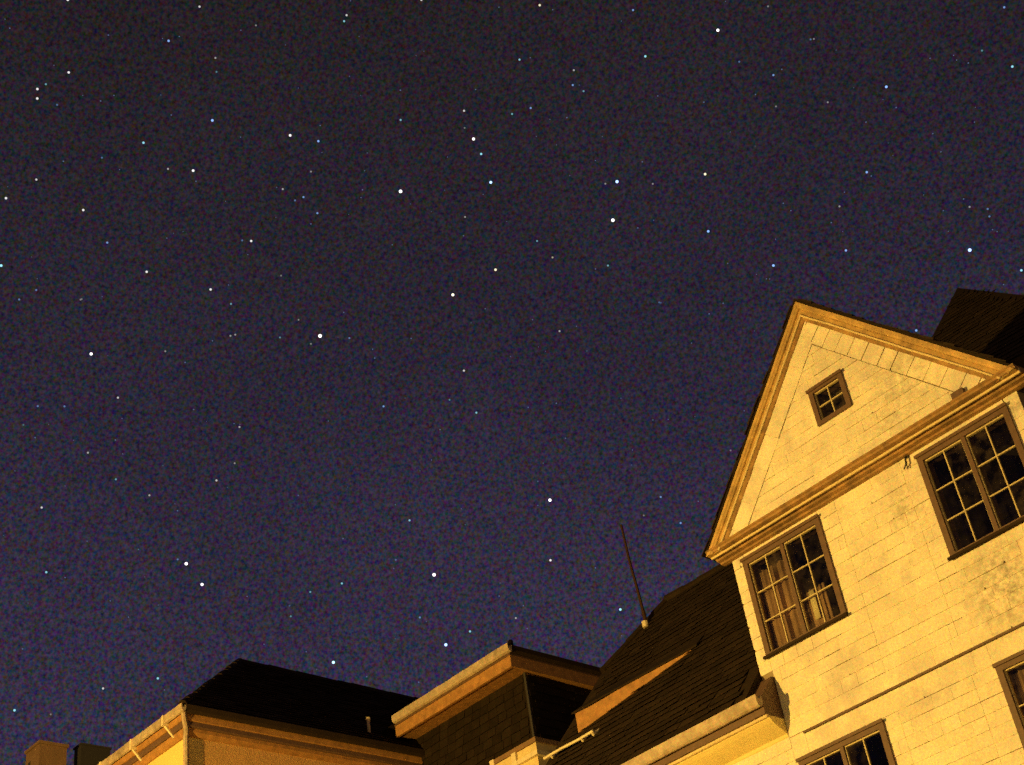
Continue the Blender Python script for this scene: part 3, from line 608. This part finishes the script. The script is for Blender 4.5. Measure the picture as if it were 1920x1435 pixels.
# ================================================================== stars, 2.5 km out
STARS = "52.49 37.86 5w;47.72 43.12 4.5w;37.13 40.59 4.5w;21.52 35.29 4.5b;48.31 28.24 4.5w;48.16 25.54 4b;58.97 29.40 4w;36.47 41.99 4b;42.94 42.97 3.5b;63.28 37.28 3.5w;42.74 30.43 4w;43.46 44.71 3.5w;45.76 38.91 3.5y;53.30 45.56 3w;29.23 46.34 3.5w;32.03 41.36 3y;58.31 28.60 3.5w;52.94 25.35 3.5c;57.43 46.16 3b;32.66 39.23 3b;30.12 37.25 3b;26.69 36.92 2.5b;58.48 44.28 3w;43.19 44.10 2.5c;51.81 45.29 2.5b;43.45 39.62 3y;60.79 40.44 2.5w;63.94 42.62 2.5w;67.66 42.78 2.5w;67.61 40.31 3c;59.75 49.02 2.5b;65.03 47.58 2.5w;66.57 46.85 2.5w;66.54 46.51 2.5w;66.16 47.06 1.5c;65.31 50.15 2.5w;49.59 49.87 2w;49.77 49.66 2c;58.01 50.30 2w;45.14 50.12 2w;38.42 49.12 2.5y;33.35 48.04 2b;33.37 46.27 2.5c;37.59 45.95 2b;37.35 46.48 1.5w;37.09 45.63 1.5c;40.18 47.32 2c;40.10 45.46 2b;27.22 44.06 2b;22.21 42.07 3b;16.53 40.78 2.5c;15.69 42.81 2b;17.45 41.79 1c;24.54 39.41 2.5b;20.17 36.16 1.5b;19.84 33.88 2.5c;61.04 45.25 2.5c;52.82 43.21 2b;52.16 42.57 2b;53.87 43.55 1.5w;55.62 41.62 2.5w;57.70 39.80 2.5w;62.72 41.47 2b;66.29 43.58 2w;65.93 39.53 1.5b;66.67 39.13 1.5b;56.73 39.24 1.5c;63.82 39.31 1w;54.21 40.26 1w;41.12 40.43 1.5c;40.51 39.69 1.5y;37.88 38.93 1.5b;35.78 37.05 1b;40.87 36.83 1.5w;45.75 35.93 2w;49.76 34.93 2b;45.45 34.24 2c;46.62 34.88 1.2c;62.01 35.67 1.8w;64.36 35.28 1.5b;65.52 35.24 1.5b;66.08 34.52 1c;56.51 34.52 1.5w;63.25 33.58 1.5w;57.61 32.51 1.8w;62.01 32.60 1.5c;60.55 32.00 1.5w;65.09 31.50 2w;56.78 33.14 1.2w;49.12 30.43 2c;37.25 28.59 2b;37.85 29.73 1.8b;38.76 29.17 1w;40.58 25.82 3c;43.17 28.14 2.5w;64.75 29.13 2.2c;52.34 28.29 2c;53.72 28.07 1.5c;54.64 27.61 1b;54.61 27.21 1.3c;49.13 26.69 1.7b;47.07 25.92 2.2c;45.05 26.17 1.5w;60.14 25.19 2.3c;62.30 24.89 2w;65.66 24.16 2.5c;34.34 30.86 1w;24.95 33.19 2.5b;56.80 38.02 1.3w;56.57 38.06 1.3w;54.43 37.89 1.3c;51.08 37.69 1.5b;43.72 45.82 2w;47.24 45.81 1.8c;41.16 45.38 1.6c;43.84 45.18 1w;65.52 46.37 1.3b;24.83 44.78 1.3b;28.67 44.97 1.3b;24.67 44.75 1.1w;17.45 41.79 1.3c;25.12 42.38 1.2w;27.61 42.93 1.1w;37.08 42.02 1.2w;34.72 41.56 1.2w;26.29 38.57 1.3w;20.80 36.77 1.3w;20.11 36.44 1.5b;44.56 41.82 1.3w;56.07 41.65 1.3b;52.96 37.58 1.1w;59.88 37.45 1.2w;63.87 39.29 1.1w;53.48 38.53 1.1w;63.13 44.60 1.3b;59.77 44.32 1.5w;52.33 44.16 1.2w;53.27 43.10 1.4b;57.18 48.46 1.4w;57.14 47.95 1.2c;54.84 49.65 1.1w;35.85 37.08 1.2b;37.88 38.93 1.6c;26.31 46.50 1.1w;59.33 29.57 1.4b;49.91 28.98 1.3b;64.28 24.00 1w"
SC = {'w': (1.0, 0.97, 0.95), 'b': (0.28, 0.50, 1.0), 'c': (0.35, 0.85, 1.0), 'y': (1.0, 0.93, 0.62)}
NM = {'w': 'white', 'b': 'blue', 'c': 'pale cyan', 'y': 'warm yellowish'}
DIST = 2500.0; PX = DIST/1469.0
def ball_mesh(name, m):
    me = bpy.data.meshes.new(name); bm = bmesh.new(); bmesh.ops.create_icosphere(bm, subdivisions=2, radius=1.0); bm.to_mesh(me); bm.free(); me.materials.append(m); return me
smesh = {}
for s in STARS.split(';'):
    az, el, bc = s.split(); b, c = float(bc[:-1]), bc[-1]; az, el = R(float(az)), R(float(el))
    cls = 'brilliant' if b > 3.2 else 'bright' if b > 2.3 else 'faint'
    k = (b, c)
    if k not in smesh:
        st = {True: 2.2}.get(b > 3.2, 0.16 + 0.42*(b-0.9)**1.25)
        sat = 1.0 if b < 3.3 else 0.85
        cc = tuple(1-(1-v)*sat for v in SC[c]); smesh[k] = ball_mesh('star', emit('starlight', cc, st))
    o = bpy.data.objects.new('star', smesh[k]); col.objects.link(o)
    d = Vector((-math.sin(az)*math.cos(el), math.cos(az)*math.cos(el), math.sin(el)))
    o.location = Vector((0, 0, 1.6)) + d*DIST
    o.scale = (PX*(0.50+0.25*b),)*3 if b > 1.9 else (PX*(0.65+0.2*b),)*3
    if b == 5: tag(o, 'brightest white star, alone in the middle of the sky above the corner house', 'star', 'stars in the night sky')
    else: tag(o, f'{cls} {NM[c]} star in the night sky', 'star', 'stars in the night sky')
# the uncountable faintest stars
rnd = random.Random(5); fm = MB()
oct_ = [(1,0,0),(-1,0,0),(0,1,0),(0,-1,0),(0,0,1),(0,0,-1)]; of = [(0,2,4),(2,1,4),(1,3,4),(3,0,4),(2,0,5),(1,2,5),(3,1,5),(0,3,5)]
for k in range(4200):
    z = rnd.uniform(0.15, 1.0); a = rnd.uniform(0, 2*math.pi); q = math.sqrt(1-z*z)
    p = Vector((q*math.cos(a), q*math.sin(a), z))*2600 + Vector((0, 0, 1.6)); r_ = PX*rnd.uniform(0.45, 0.95)
    fm.add([p+Vector(w)*r_ for w in oct_], of)
fo = fm.build('faint_stars', emit('faint_starlight', (0.36, 0.52, 1.0), 0.26)); fo['kind'] = 'stuff'; tag(fo, 'dust of the faintest stars all over the night sky', 'stars')
